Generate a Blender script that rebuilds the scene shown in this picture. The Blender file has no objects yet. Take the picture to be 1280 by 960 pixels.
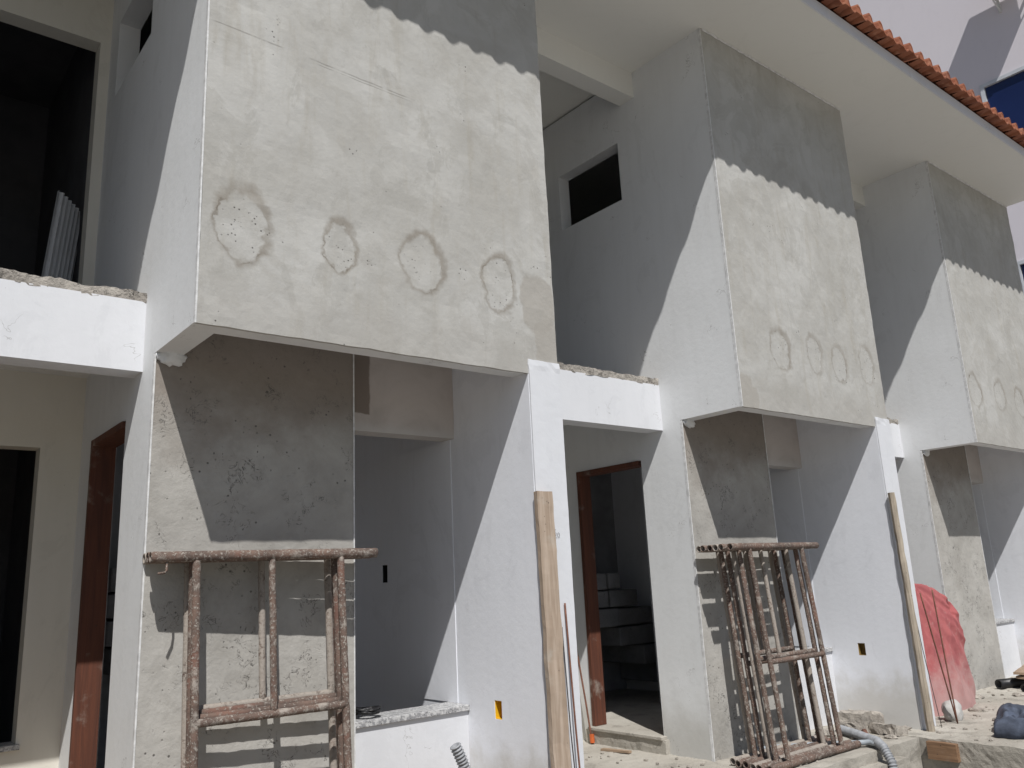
import bpy, bmesh, math, random
from mathutils import Vector, Matrix, noise
random.seed(7)
S = bpy.context.scene
COL = S.collection

# ------------------------------------------------------------------ geometry constants (metres)
PD = 3.943            # one house to the next
W = 2.134             # width of the projecting upper bay
G = W - PD            # left end of a house's porch gap (house-local x)
ZB, ZS = 2.353, 5.513 # underside of bay, soffit
YC, XC = 0.57, 1.082  # column panel
XW = 1.90             # inner face of the pier wall
YR = 2.0              # recessed back wall
ZG = -0.126           # pavement level
T = 0.13
SUN = Vector((0.535, 1.0, -1.597)).normalized()

# ------------------------------------------------------------------ node helpers
def new_mat(name):
    m = bpy.data.materials.new(name); m.use_nodes = True
    nt = m.node_tree
    return m, nt, nt.nodes['Principled BSDF']
def N(nt, t, **kw):
    n = nt.nodes.new(t)
    for k, v in kw.items(): setattr(n, k, v)
    return n
def L(nt, a, b): nt.links.new(a, b)
def setin(nt, sock, v):
    if hasattr(v, 'is_output'): L(nt, v, sock)
    else: sock.default_value = v
def math_(nt, op, a, b=0.0, c=0.0, clamp=False):
    n = N(nt, 'ShaderNodeMath', operation=op, use_clamp=clamp)
    setin(nt, n.inputs[0], a); setin(nt, n.inputs[1], b)
    if op in ('MULTIPLY_ADD', 'SMOOTH_MIN', 'COMPARE'): setin(nt, n.inputs[2], c)
    return n.outputs[0]
def sstep(nt, v, a, b, lo=0.0, hi=1.0):
    n = N(nt, 'ShaderNodeMapRange', interpolation_type='SMOOTHSTEP')
    setin(nt, n.inputs[0], v)
    n.inputs[1].default_value = a; n.inputs[2].default_value = b
    n.inputs[3].default_value = lo; n.inputs[4].default_value = hi
    return n.outputs[0]
def mix(nt, f, a, b, mode='MIX'):
    n = N(nt, 'ShaderNodeMix', data_type='RGBA', blend_type=mode)
    setin(nt, n.inputs[0], f)
    for s, v in ((n.inputs[6], a), (n.inputs[7], b)):
        if isinstance(v, tuple): s.default_value = (*v, 1)
        else: L(nt, v, s)
    return n.outputs[2]
def coords(nt, scale=(1, 1, 1), loc=(0, 0, 0), rot=(0, 0, 0)):
    tc = N(nt, 'ShaderNodeTexCoord'); mp = N(nt, 'ShaderNodeMapping')
    L(nt, tc.outputs['Object'], mp.inputs[0])
    mp.inputs['Scale'].default_value = scale; mp.inputs['Location'].default_value = loc
    mp.inputs['Rotation'].default_value = rot
    return mp.outputs[0]
def noise_(nt, vec, scale, detail=4.0, rough=0.55, dist=0.0):
    n = N(nt, 'ShaderNodeTexNoise')
    L(nt, vec, n.inputs['Vector']); n.inputs['Scale'].default_value = scale
    n.inputs['Detail'].default_value = detail; n.inputs['Roughness'].default_value = rough
    n.inputs['Distortion'].default_value = dist
    return n.outputs[0]
def voro(nt, vec, scale, feat='F1', rnd=1.0):
    n = N(nt, 'ShaderNodeTexVoronoi', feature=feat)
    L(nt, vec, n.inputs['Vector']); n.inputs['Scale'].default_value = scale
    n.inputs['Randomness'].default_value = rnd
    return n.outputs['Distance']
def bump(nt, bs, h, strength=0.3, dist=0.01):
    b = N(nt, 'ShaderNodeBump'); b.inputs['Strength'].default_value = strength
    b.inputs['Distance'].default_value = dist
    L(nt, h, b.inputs['Height']); L(nt, b.outputs[0], bs.inputs['Normal'])

def m_paint(name, col, col2=None, rough=0.7, dirt=0.5, seed=0.0, low=None, bumpy=0.12, crack=False):
    """painted / primed plaster: faint blotches, brushed verticals, fine pits"""
    m, nt, bs = new_mat(name)
    v = coords(nt, loc=(seed, seed*2.3, seed*1.7))
    col2 = col2 or tuple(c*0.86 for c in col)
    a = sstep(nt, noise_(nt, v, 1.3, 6, 0.6, 0.4), 0.35, 0.72)
    vs = coords(nt, (9, 9, 0.9), (seed, 0, 0))
    st = sstep(nt, noise_(nt, vs, 1.6, 5, 0.6), 0.4, 0.75)
    f = math_(nt, 'MULTIPLY', math_(nt, 'ADD', math_(nt, 'MULTIPLY', a, 0.6), math_(nt, 'MULTIPLY', st, 0.4)), dirt)
    c = mix(nt, f, col, col2)
    sm = sstep(nt, noise_(nt, coords(nt, (1, 1, 0.6), (seed, 2, 1)), 2.6, 9, 0.7, 1.5), 0.56, 0.60)
    c = mix(nt, math_(nt, 'MULTIPLY', sm, 0.35*dirt), c, tuple(x*0.88 for x in col2))
    if low:   # raw plaster left bare / splashed near the bottom
        z = N(nt, 'ShaderNodeSeparateXYZ'); L(nt, coords(nt), z.inputs[0])
        nz = noise_(nt, v, 5, 5, 0.65)
        lv = sstep(nt, math_(nt, 'ADD', z.outputs[2], math_(nt, 'MULTIPLY', nz, -0.5)), low[1], low[2], 0.75, 0.0)
        c = mix(nt, lv, c, low[0])
    pit = math_(nt, 'MULTIPLY', sstep(nt, voro(nt, v, 38), 0.05, 0.11, 1, 0), sstep(nt, noise_(nt, v, 3.1, 2), 0.62, 0.7))
    c = mix(nt, math_(nt, 'MULTIPLY', pit, 0.55), c, (0.12, 0.115, 0.11))
    if crack:
        cv = noise_(nt, v, 2.3, 5, 0.6, 0.3)
        cr = math_(nt, 'MULTIPLY', sstep(nt, math_(nt, 'ABSOLUTE', math_(nt, 'SUBTRACT', cv, 0.5)), 0.0, 0.0035, 1, 0), sstep(nt, noise_(nt, v, 3.7, 2), 0.58, 0.64))
        c = mix(nt, math_(nt, 'MULTIPLY', cr, 0.6), c, (0.25, 0.24, 0.23))
    L(nt, c, bs.inputs['Base Color']); bs.inputs['Roughness'].default_value = rough
    h = math_(nt, 'ADD', noise_(nt, v, 22, 6, 0.6), math_(nt, 'MULTIPLY', noise_(nt, v, 3, 3), 1.2))
    bump(nt, bs, h, bumpy, 0.012)
    return m

def m_bay(name, rings, seed, scratch=None, wet=None):
    """raw grey render of a bay front: trowel clouds, rain streaks, patched fixing holes with damp halos"""
    m, nt, bs = new_mat(name)
    v0 = coords(nt)
    v = coords(nt, loc=(seed, 0, seed*1.9))
    big = sstep(nt, noise_(nt, v, 1.1, 7, 0.62, 0.8), 0.36, 0.64)
    mid = sstep(nt, noise_(nt, v, 3.0, 9, 0.7, 1.3), 0.47, 0.62)
    stv = coords(nt, (7, 7, 1.0), (seed*3, 0, 0))
    stk = sstep(nt, noise_(nt, stv, 1.4, 6, 0.65, 0.5), 0.5, 0.76)
    c = mix(nt, big, (0.44, 0.434, 0.415), (0.375, 0.366, 0.343))
    c = mix(nt, math_(nt, 'MULTIPLY', mid, 0.5), c, (0.355, 0.342, 0.315))
    c = mix(nt, math_(nt, 'MULTIPLY', stk, 0.62), c, (0.33, 0.308, 0.265))
    lite = sstep(nt, noise_(nt, coords(nt, loc=(seed+9, 4, 2)), 1.7, 6, 0.6, 0.8), 0.57, 0.7)
    c = mix(nt, math_(nt, 'MULTIPLY', lite, 0.32), c, (0.53, 0.525, 0.505))
    skim = sstep(nt, noise_(nt, coords(nt, (1, 1, 0.7), (seed+3, 1, 5)), 2.1, 10, 0.72, 1.6), 0.54, 0.575)
    c = mix(nt, math_(nt, 'MULTIPLY', skim, 0.4), c, (0.33, 0.32, 0.295))
    sep = N(nt, 'ShaderNodeSeparateXYZ'); L(nt, v0, sep.inputs[0])
    # bare band at the foot of the panel
    nb = noise_(nt, v, 4.5, 6, 0.65)
    foot = sstep(nt, math_(nt, 'ADD', sep.outputs[2], math_(nt, 'MULTIPLY', nb, -0.42)), ZB-0.12, ZB+0.10, 0.5, 0.0)
    c = mix(nt, foot, c, (0.355, 0.34, 0.315))
    wob = N(nt, 'ShaderNodeTexNoise'); L(nt, v, wob.inputs['Vector'])
    wob.inputs['Scale'].default_value = 6; wob.inputs['Detail'].default_value = 3
    wsub = N(nt, 'ShaderNodeVectorMath', operation='SUBTRACT'); L(nt, wob.outputs['Color'], wsub.inputs[0]); wsub.inputs[1].default_value = (.5, .5, .5)
    wscl = N(nt, 'ShaderNodeVectorMath', operation='SCALE'); L(nt, wsub.outputs[0], wscl.inputs[0]); wscl.inputs['Scale'].default_value = 0.13
    wadd = N(nt, 'ShaderNodeVectorMath', operation='ADD'); L(nt, v0, wadd.inputs[0]); L(nt, wscl.outputs[0], wadd.inputs[1])
    w2 = N(nt, 'ShaderNodeTexNoise'); L(nt, v, w2.inputs['Vector'])
    w2.inputs['Scale'].default_value = 26; w2.inputs['Detail'].default_value = 3
    w2s = N(nt, 'ShaderNodeVectorMath', operation='MULTIPLY_ADD'); L(nt, w2.outputs['Color'], w2s.inputs[0])
    w2s.inputs[1].default_value = (.05, .05, .05); L(nt, wadd.outputs[0], w2s.inputs[2]); wadd = w2s
    halo = None; inner = None
    for (x, z, a, b, k) in rings:
        mp = N(nt, 'ShaderNodeMapping', vector_type='TEXTURE')
        L(nt, wadd.outputs[0], mp.inputs[0])
        mp.inputs['Location'].default_value = (x+.025, 0, z+.025); mp.inputs['Scale'].default_value = (a, 1000, b)
        ln = N(nt, 'ShaderNodeVectorMath', operation='LENGTH'); L(nt, mp.outputs[0], ln.inputs[0])
        d = ln.outputs['Value']
        # damp halo is wider on its upper right side
        s2 = N(nt, 'ShaderNodeSeparateXYZ'); L(nt, mp.outputs[0], s2.inputs[0])
        side = math_(nt, 'ADD', math_(nt, 'MULTIPLY', s2.outputs[0], 0.07), math_(nt, 'MULTIPLY', s2.outputs[2], 0.08))
        d2 = math_(nt, 'SUBTRACT', d, side)
        h = math_(nt, 'MULTIPLY', math_(nt, 'MULTIPLY', sstep(nt, d, 0.76, 0.90), sstep(nt, d2, 0.88, 1.13, 1, 0)), k)
        i = sstep(nt, d, 0.66, 0.88, 1, 0)
        ln_ = math_(nt, 'MULTIPLY', sstep(nt, math_(nt, 'ABSOLUTE', math_(nt, 'SUBTRACT', d, 0.86)), 0.015, 0.05, 1, 0), k)
        rim = ln_ if halo is None else math_(nt, 'MAXIMUM', rim, ln_)
        halo = h if halo is None else math_(nt, 'MAXIMUM', halo, h)
        inner = i if inner is None else math_(nt, 'MAXIMUM', inner, i)
    var = sstep(nt, noise_(nt, v, 5, 5, 0.65), 0.32, 0.62, 0.5, 1.0)
    c = mix(nt, math_(nt, 'MULTIPLY', inner, 0.25), c, (0.42, 0.412, 0.39))
    c = mix(nt, math_(nt, 'MULTIPLY', halo, var), c, (0.205, 0.178, 0.145))
    c = mix(nt, math_(nt, 'MULTIPLY', rim, sstep(nt, noise_(nt, v, 11, 4), 0.48, 0.7)), c, (0.14, 0.118, 0.092))
    if wet:   # repaired corner with a darker render coat
        for (x, z, a, b) in wet:
            mp = N(nt, 'ShaderNodeMapping', vector_type='TEXTURE'); L(nt, wadd.outputs[0], mp.inputs[0])
            mp.inputs['Location'].default_value = (x, 0, z); mp.inputs['Scale'].default_value = (a, 1000, b)
            ln = N(nt, 'ShaderNodeVectorMath', operation='LENGTH'); L(nt, mp.outputs[0], ln.inputs[0])
            c = mix(nt, sstep(nt, ln.outputs['Value'], 0.92, 1.04, 0.8, 0), c, (0.335, 0.315, 0.285))
    # pits: everywhere few, inside the patches many
    pv = voro(nt, v, 44)
    pits = math_(nt, 'MULTIPLY', sstep(nt, pv, 0.13, 0.24, 1, 0),
                 math_(nt, 'MAXIMUM', math_(nt, 'MULTIPLY', inner, sstep(nt, noise_(nt, v, 10, 3), 0.45, 0.6)),
                       sstep(nt, noise_(nt, v, 5.2, 2), 0.62, 0.69)))
    c = mix(nt, math_(nt, 'MULTIPLY', pits, 0.85), c, (0.06, 0.055, 0.05))
    if scratch:
        for (z0, slope, x0, x1, wd) in scratch:
            dz = math_(nt, 'ABSOLUTE', math_(nt, 'SUBTRACT', math_(nt, 'MULTIPLY_ADD', sep.outputs[0], slope, z0), math_(nt, 'ADD', sep.outputs[2], math_(nt, 'MULTIPLY', noise_(nt, v, 14, 2), 0.006))))
            ln = math_(nt, 'MULTIPLY', sstep(nt, dz, wd*.4, wd, 1, 0), math_(nt, 'MULTIPLY', sstep(nt, sep.outputs[0], x0, x0+.05), sstep(nt, sep.outputs[0], x1-.05, x1, 1, 0)))
            ln = math_(nt, 'MULTIPLY', ln, sstep(nt, noise_(nt, v, 7, 3), 0.40, 0.55))
            c = mix(nt, math_(nt, 'MULTIPLY', ln, 0.5), c, (0.16, 0.15, 0.135))
    L(nt, c, bs.inputs['Base Color']); bs.inputs['Roughness'].default_value = 0.9
    h = math_(nt, 'ADD', noise_(nt, v, 26, 7, 0.62), math_(nt, 'MULTIPLY', noise_(nt, v, 2.6, 4, 0.6), 1.0))
    h = math_(nt, 'SUBTRACT', h, math_(nt, 'MULTIPLY', pits, 1.6))
    h = math_(nt, 'SUBTRACT', h, math_(nt, 'MULTIPLY', inner, 0.25))
    bump(nt, bs, h, 0.24, 0.012)
    return m

def m_render(name, ca, cb, seed=0.0, pit=1.0, bs_=0.5, scale=1.0, pitcol=(0.07, 0.065, 0.06), lowf=1.8, head=False):
    """coarse unfinished cement render with chatter marks and holes"""
    m, nt, bs = new_mat(name)
    v = coords(nt, (scale,)*3, (seed, seed*.7, seed*1.3))
    a = sstep(nt, noise_(nt, v, 1.6, 7, 0.65, 0.6), 0.33, 0.7)
    b = sstep(nt, noise_(nt, v, 7, 6, 0.7), 0.45, 0.75)
    c = mix(nt, a, ca, cb)
    c = mix(nt, math_(nt, 'MULTIPLY', b, 0.4), c, tuple(x*0.72 for x in cb))
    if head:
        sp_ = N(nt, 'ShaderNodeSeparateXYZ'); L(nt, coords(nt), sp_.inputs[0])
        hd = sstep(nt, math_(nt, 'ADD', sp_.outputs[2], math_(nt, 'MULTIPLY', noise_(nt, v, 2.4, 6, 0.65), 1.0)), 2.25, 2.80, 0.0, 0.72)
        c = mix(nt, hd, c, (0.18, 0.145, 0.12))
    # chatter: short curved gouges in clusters
    ed = noise_(nt, v, 15, 3, 0.6, 1.6)
    cres = sstep(nt, math_(nt, 'ABSOLUTE', math_(nt, 'SUBTRACT', ed, 0.5)), 0.0, 0.028, 1, 0)
    clus = math_(nt, 'MULTIPLY', sstep(nt, noise_(nt, v, 4.2, 4, 0.65), 0.52, 0.60), sstep(nt, noise_(nt, v, 12, 2), 0.42, 0.56))
    hol = math_(nt, 'MULTIPLY', math_(nt, 'MAXIMUM', math_(nt, 'MULTIPLY', sstep(nt, voro(nt, v, 24), 0.08, 0.17, 1, 0), sstep(nt, noise_(nt, v, 6.3, 2), 0.55, 0.63)), math_(nt, 'MULTIPLY', sstep(nt, voro(nt, coords(nt, (1.0, 1.0, 0.6), (seed+4, 1, 2)), 46), 0.10, 0.22, 1, 0), sstep(nt, noise_(nt, v, 8.1, 3), 0.60, 0.68))), 1.0)
    p = math_(nt, 'MULTIPLY', math_(nt, 'MAXIMUM', math_(nt, 'MULTIPLY', cres, clus), hol), pit)
    c = mix(nt, math_(nt, 'MULTIPLY', p, 0.85), c, pitcol)
    L(nt, c, bs.inputs['Base Color']); bs.inputs['Roughness'].default_value = 0.93
    h = math_(nt, 'ADD', noise_(nt, v, 30, 7, 0.65), math_(nt, 'MULTIPLY', noise_(nt, v, 5, 5, 0.6), lowf))
    h = math_(nt, 'SUBTRACT', h, math_(nt, 'MULTIPLY', p, 2.6))
    bump(nt, bs, h, bs_, 0.014)
    return m

def m_rust(name, seed=0.0, cem=0.5):
    m, nt, bs = new_mat(name)
    v = coords(nt, loc=(seed, seed, 0))
    a = sstep(nt, noise_(nt, v, 9, 5, 0.6), 0.35, 0.65)
    c = mix(nt, a, (0.155, 0.10, 0.077), (0.092, 0.064, 0.052))
    r = sstep(nt, noise_(nt, v, 4, 3), 0.58, 0.66)
    c = mix(nt, math_(nt, 'MULTIPLY', r, 0.35), c, (0.19, 0.07, 0.045))
    sp = sstep(nt, noise_(nt, v, 75, 5, 0.65), 0.56-0.1*cem, 0.66-0.1*cem)
    sp2 = sstep(nt, noise_(nt, v, 11, 7, 0.75), 0.57-0.14*cem, 0.68-0.1*cem)
    sp = math_(nt, 'MAXIMUM', math_(nt, 'MULTIPLY', sp, 0.75), math_(nt, 'MULTIPLY', sp2, 0.7))
    c = mix(nt, sp, c, (0.37, 0.335, 0.295))
    L(nt, c, bs.inputs['Base Color']); bs.inputs['Roughness'].default_value = 0.8
    h = math_(nt, 'ADD', noise_(nt, v, 90, 4, 0.6), math_(nt, 'MULTIPLY', sp, 1.2))
    bump(nt, bs, h, 0.6, 0.005)
    return m

def m_wood(name, ca, cb, axis=2, seed=0.0, scale=1.0):
    m, nt, bs = new_mat(name)
    s = [14*scale]*3; s[axis] = 0.8*scale
    v = coords(nt, tuple(s), (seed, seed, seed))
    g = noise_(nt, v, 2.2, 6, 0.6, 1.2)
    c = mix(nt, sstep(nt, g, 0.32, 0.68), ca, cb)
    v2 = coords(nt, loc=(seed, 0, 0))
    c = mix(nt, sstep(nt, noise_(nt, v2, 5, 5, 0.6), 0.55, 0.75, 0, 0.6), c, (0.45, 0.42, 0.37))
    kn = math_(nt, 'MULTIPLY', sstep(nt, voro(nt, v2, 26), 0.06, 0.14, 1, 0), sstep(nt, noise_(nt, v2, 6, 2), 0.5, 0.6))
    c = mix(nt, kn, c, (0.05, 0.035, 0.025))
    L(nt, c, bs.inputs['Base Color']); bs.inputs['Roughness'].default_value = 0.75
    bump(nt, bs, g, 0.35, 0.006)
    return m

def m_plain(name, col, rough=0.6, var=0.25, scale=8.0, metal=0.0, bmp=0.1, spec=None):
    m, nt, bs = new_mat(name)
    v = coords(nt)
    f = sstep(nt, noise_(nt, v, scale, 5, 0.6), 0.3, 0.7)
    c = mix(nt, math_(nt, 'MULTIPLY', f, 1.0), col, tuple(x*(1-var) for x in col))
    L(nt, c, bs.inputs['Base Color']); bs.inputs['Roughness'].default_value = rough
    bs.inputs['Metallic'].default_value = metal
    if spec is not None: bs.inputs['Specular IOR Level'].default_value = spec
    if bmp: bump(nt, bs, noise_(nt, v, scale*5, 4), bmp, 0.01)
    return m

def m_granite(name):
    m, nt, bs = new_mat(name)
    v = coords(nt)
    c = mix(nt, sstep(nt, noise_(nt, v, 55, 3, 0.7), 0.42, 0.60), (0.50, 0.50, 0.50), (0.24, 0.24, 0.25))
    sp = math_(nt, 'MULTIPLY', sstep(nt, voro(nt, v, 90), 0.2, 0.32, 1, 0), sstep(nt, noise_(nt, v, 30, 2), 0.46, 0.54))
    c = mix(nt, sp, c, (0.05, 0.05, 0.055))
    L(nt, c, bs.inputs['Base Color']); bs.inputs['Roughness'].default_value = 0.45
    return m

def m_tile(name):
    m, nt, bs = new_mat(name)
    v = coords(nt)
    c = mix(nt, sstep(nt, noise_(nt, coords(nt, (5.6, 2.8, 1)), 1.0, 2), 0.35, 0.65), (0.29, 0.095, 0.043), (0.20, 0.064, 0.032))
    c = mix(nt, sstep(nt, noise_(nt, v, 14, 5, 0.6), 0.5, 0.75, 0, 0.5), c, (0.52, 0.27, 0.17))
    L(nt, c, bs.inputs['Base Color']); bs.inputs['Roughness'].default_value = 0.75
    bump(nt, bs, noise_(nt, v, 60, 4), 0.2, 0.006)
    return m

def m_ground(name, ca, cb):
    m, nt, bs = new_mat(name)
    v = coords(nt)
    c = mix(nt, sstep(nt, noise_(nt, v, 1.1, 7, 0.65), 0.35, 0.68), ca, cb)
    c = mix(nt, sstep(nt, noise_(nt, v, 9, 6, 0.7), 0.5, 0.75, 0, 0.6), c, tuple(x*0.75 for x in cb))
    c = mix(nt, sstep(nt, noise_(nt, v, 2.6, 8, 0.72, 1.2), 0.54, 0.62, 0, 0.55), c, tuple(x*0.62 for x in cb))
    ck = math_(nt, 'MULTIPLY', sstep(nt, math_(nt, 'ABSOLUTE', math_(nt, 'SUBTRACT', noise_(nt, v, 3.1, 6, 0.65, 0.5), 0.5)), 0.0, 0.006, 1, 0), sstep(nt, noise_(nt, v, 2.2, 2), 0.5, 0.58))
    c = mix(nt, math_(nt, 'MULTIPLY', ck, 0.7), c, (0.12, 0.105, 0.09))
    sp = math_(nt, 'MULTIPLY', sstep(nt, voro(nt, v, 45), 0.1, 0.2, 1, 0), sstep(nt, noise_(nt, v, 5, 3), 0.50, 0.60))
    c = mix(nt, math_(nt, 'MULTIPLY', sp, 0.7), c, (0.14, 0.13, 0.12))
    L(nt, c, bs.inputs['Base Color']); bs.inputs['Roughness'].default_value = 0.95
    h = math_(nt, 'ADD', noise_(nt, v, 40, 6, 0.7), math_(nt, 'MULTIPLY', noise_(nt, v, 6, 5, 0.6), 1.5))
    bump(nt, bs, h, 0.5, 0.015)
    return m

def m_lintel(name):
    """cement lintel face: greyish render, one dark wet rectangle at its left end"""
    m, nt, bs = new_mat(name)
    v = coords(nt); sep = N(nt, 'ShaderNodeSeparateXYZ'); L(nt, v, sep.inputs[0])
    a = sstep(nt, noise_(nt, v, 2.2, 6, 0.6, 0.6), 0.35, 0.7)
    c = mix(nt, a, (0.52, 0.475, 0.45), (0.42, 0.38, 0.355))
    wob = math_(nt, 'MULTIPLY_ADD', noise_(nt, v, 9, 4), 0.03, -0.015)
    x = math_(nt, 'ADD', sep.outputs[0], wob); z = math_(nt, 'ADD', sep.outputs[2], wob)
    w = math_(nt, 'MULTIPLY', sstep(nt, x, 1.285, 1.30, 1, 0), sstep(nt, z, 2.19, 2.20))
    c = mix(nt, math_(nt, 'MULTIPLY', w, 0.85), c, (0.17, 0.135, 0.11))
    pale = sstep(nt, math_(nt, 'ADD', z, wob), 2.10, 2.16, 1, 0)
    c = mix(nt, math_(nt, 'MULTIPLY', pale, 0.7), c, (0.52, 0.50, 0.48))
    L(nt, c, bs.inputs['Base Color']); bs.inputs['Roughness'].default_value = 0.9
    bump(nt, bs, noise_(nt, v, 20, 6, 0.6), 0.2, 0.01)
    return m

M = {}
M['white'] = m_paint('white_paint', (0.64, 0.65, 0.68), (0.56, 0.572, 0.60), dirt=0.5, seed=2, crack=True)
M['pier'] = m_paint('pier_primer', (0.78, 0.797, 0.845), (0.69, 0.705, 0.75), dirt=0.6, seed=5, low=((0.50, 0.48, 0.44), -0.2, 0.12))
M['side'] = m_paint('side_primer', (0.71, 0.72, 0.73), (0.61, 0.615, 0.615), dirt=0.55, seed=8, crack=True, low=((0.44, 0.43, 0.40), -0.3, 0.15))
M['cream'] = m_paint('porch_primer', (0.66, 0.635, 0.57), (0.58, 0.555, 0.49), dirt=0.6, seed=14)
M['soffit'] = m_paint('soffit_paint', (0.74, 0.735, 0.70), (0.70, 0.695, 0.66), dirt=0.35, seed=11, bumpy=0.05)
M['bead'] = m_plain('corner_bead', (0.72, 0.72, 0.72), 0.6, 0.3, 25)
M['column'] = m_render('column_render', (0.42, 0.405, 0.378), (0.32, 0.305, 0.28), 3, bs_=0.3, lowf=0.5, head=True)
M['rawtop'] = m_render('raw_concrete', (0.42, 0.39, 0.35), (0.27, 0.245, 0.22), 6, 1.0, 0.9, 2.0)
M['inside'] = m_plain('inner_plaster', (0.42, 0.43, 0.46), 0.95, 0.3, 3)
M['innerdark'] = m_plain('room_shade_dark', (0.10, 0.10, 0.11), 0.95, 0.3, 3)  # near black: interior shade put into the colour
M['lintel'] = m_lintel('lintel_render')
M['granite'] = m_granite('granite')
M['tile'] = m_tile('terracotta')
M['doorwood'] = m_wood('door_wood', (0.125, 0.04, 0.02), (0.075, 0.025, 0.014), 2, 1)
M['plank'] = m_wood('plank_wood', (0.42, 0.335, 0.265), (0.31, 0.235, 0.175), 2, 4)
M['pole'] = m_wood('pole_wood', (0.40, 0.345, 0.275), (0.26, 0.215, 0.165), 2, 7)
M['block'] = m_wood('block_wood', (0.27, 0.16, 0.09), (0.16, 0.09, 0.05), 1, 3)
M['boards'] = m_wood('board_wood', (0.36, 0.26, 0.18), (0.22, 0.155, 0.105), 0, 9)
M['pave'] = m_ground('dusty_concrete', (0.42, 0.395, 0.35), (0.33, 0.305, 0.265))
M['ground'] = m_ground('pale_dirt', (0.33, 0.31, 0.28), (0.25, 0.235, 0.21))
M['bounce_ground'] = m_ground('bounce_tint_ground', (0.30, 0.215, 0.12), (0.20, 0.14, 0.08))  # coloured dark and warm for the light it bounces into the porch
M['blockwork'] = m_render('blockwork', (0.25, 0.25, 0.26), (0.17, 0.17, 0.175), 12, 0.8)
M['yellow'] = m_plain('yellow_plastic', (0.80, 0.47, 0.02), 0.45, 0.15, 20, spec=0.4)
M['ochre'] = m_plain('dusty_yellow_plastic', (0.30, 0.19, 0.05), 0.7, 0.4, 20)
M['rebar'] = m_plain('rebar_rust', (0.20, 0.085, 0.055), 0.8, 0.4, 30)
M['conduit'] = m_plain('grey_conduit', (0.30, 0.31, 0.33), 0.6, 0.35, 14)
M['pipegrey'] = m_plain('bluish_hose', (0.36, 0.40, 0.44), 0.6, 0.3, 14)
M['black'] = m_plain('black_rubber', (0.015, 0.015, 0.017), 0.45, 0.4, 20)
M['redcloth'] = m_plain('faded_red_cloth', (0.52, 0.185, 0.18), 0.85, 0.3, 7, bmp=0.3)
def m_cloth(name, a, b, dust, zlo):
    m, nt, bs = new_mat(name); v = coords(nt)
    c = mix(nt, sstep(nt, noise_(nt, v, 6, 6, 0.65), 0.35, 0.65), a, b)
    sp = N(nt, 'ShaderNodeSeparateXYZ'); L(nt, v, sp.inputs[0])
    k = sstep(nt, math_(nt, 'SUBTRACT', sp.outputs[2], math_(nt, 'MULTIPLY', noise_(nt, v, 5, 6, 0.7), 0.9)), zlo-0.45, zlo, 0.8, 0.0)
    c = mix(nt, k, c, dust)
    c = mix(nt, sstep(nt, noise_(nt, v, 17, 6, 0.7), 0.56, 0.7, 0, 0.45), c, dust)
    L(nt, c, bs.inputs['Base Color']); bs.inputs['Roughness'].default_value = 0.9
    bump(nt, bs, noise_(nt, v, 9, 4, 0.5), 0.25, 0.012)
    return m
M['redcloth'] = m_cloth('faded_red_cloth', (0.41, 0.115, 0.115), (0.31, 0.08, 0.085), (0.45, 0.29, 0.275), -0.02)
M['blue'] = m_plain('navy_cloth', (0.075, 0.092, 0.135), 0.8, 0.5, 9, bmp=0.3)
M['sheet'] = m_plain('white_roof_sheet', (0.62, 0.63, 0.65), 0.6, 0.15, 6)
M['bag'] = m_plain('pale_stone', (0.55, 0.54, 0.52), 0.9, 0.3, 9)
M['rubble'] = m_render('rubble', (0.44, 0.40, 0.35), (0.28, 0.25, 0.22), 15, 1.0, 0.9, 3)
M['tower'] = m_paint('tower_paint', (0.64, 0.605, 0.64), (0.61, 0.575, 0.61), dirt=0.3, seed=20, bumpy=0.04)
M['alu'] = m_plain('white_aluminium', (0.55, 0.57, 0.60), 0.4, 0.12, 6, bmp=0)
M['glass'] = m_plain('navy_glass', (0.012, 0.022, 0.085), 0.08, 0.2, 1, bmp=0)
M['acbody'] = m_plain('unit_casing', (0.60, 0.60, 0.59), 0.5, 0.1, 5, bmp=0)
M['orange'] = m_plain('orange_cap', (0.55, 0.12, 0.03), 0.5, 0.2, 20)
M['cable'] = m_plain('dark_wire', (0.05, 0.045, 0.045), 0.6, 0.2, 20)
RUST = [m_rust('scaffold_rust', i*3.1, (0.45, 0.2, 1.5, 0.3, 1.7)[i]) for i in range(5)]

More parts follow.
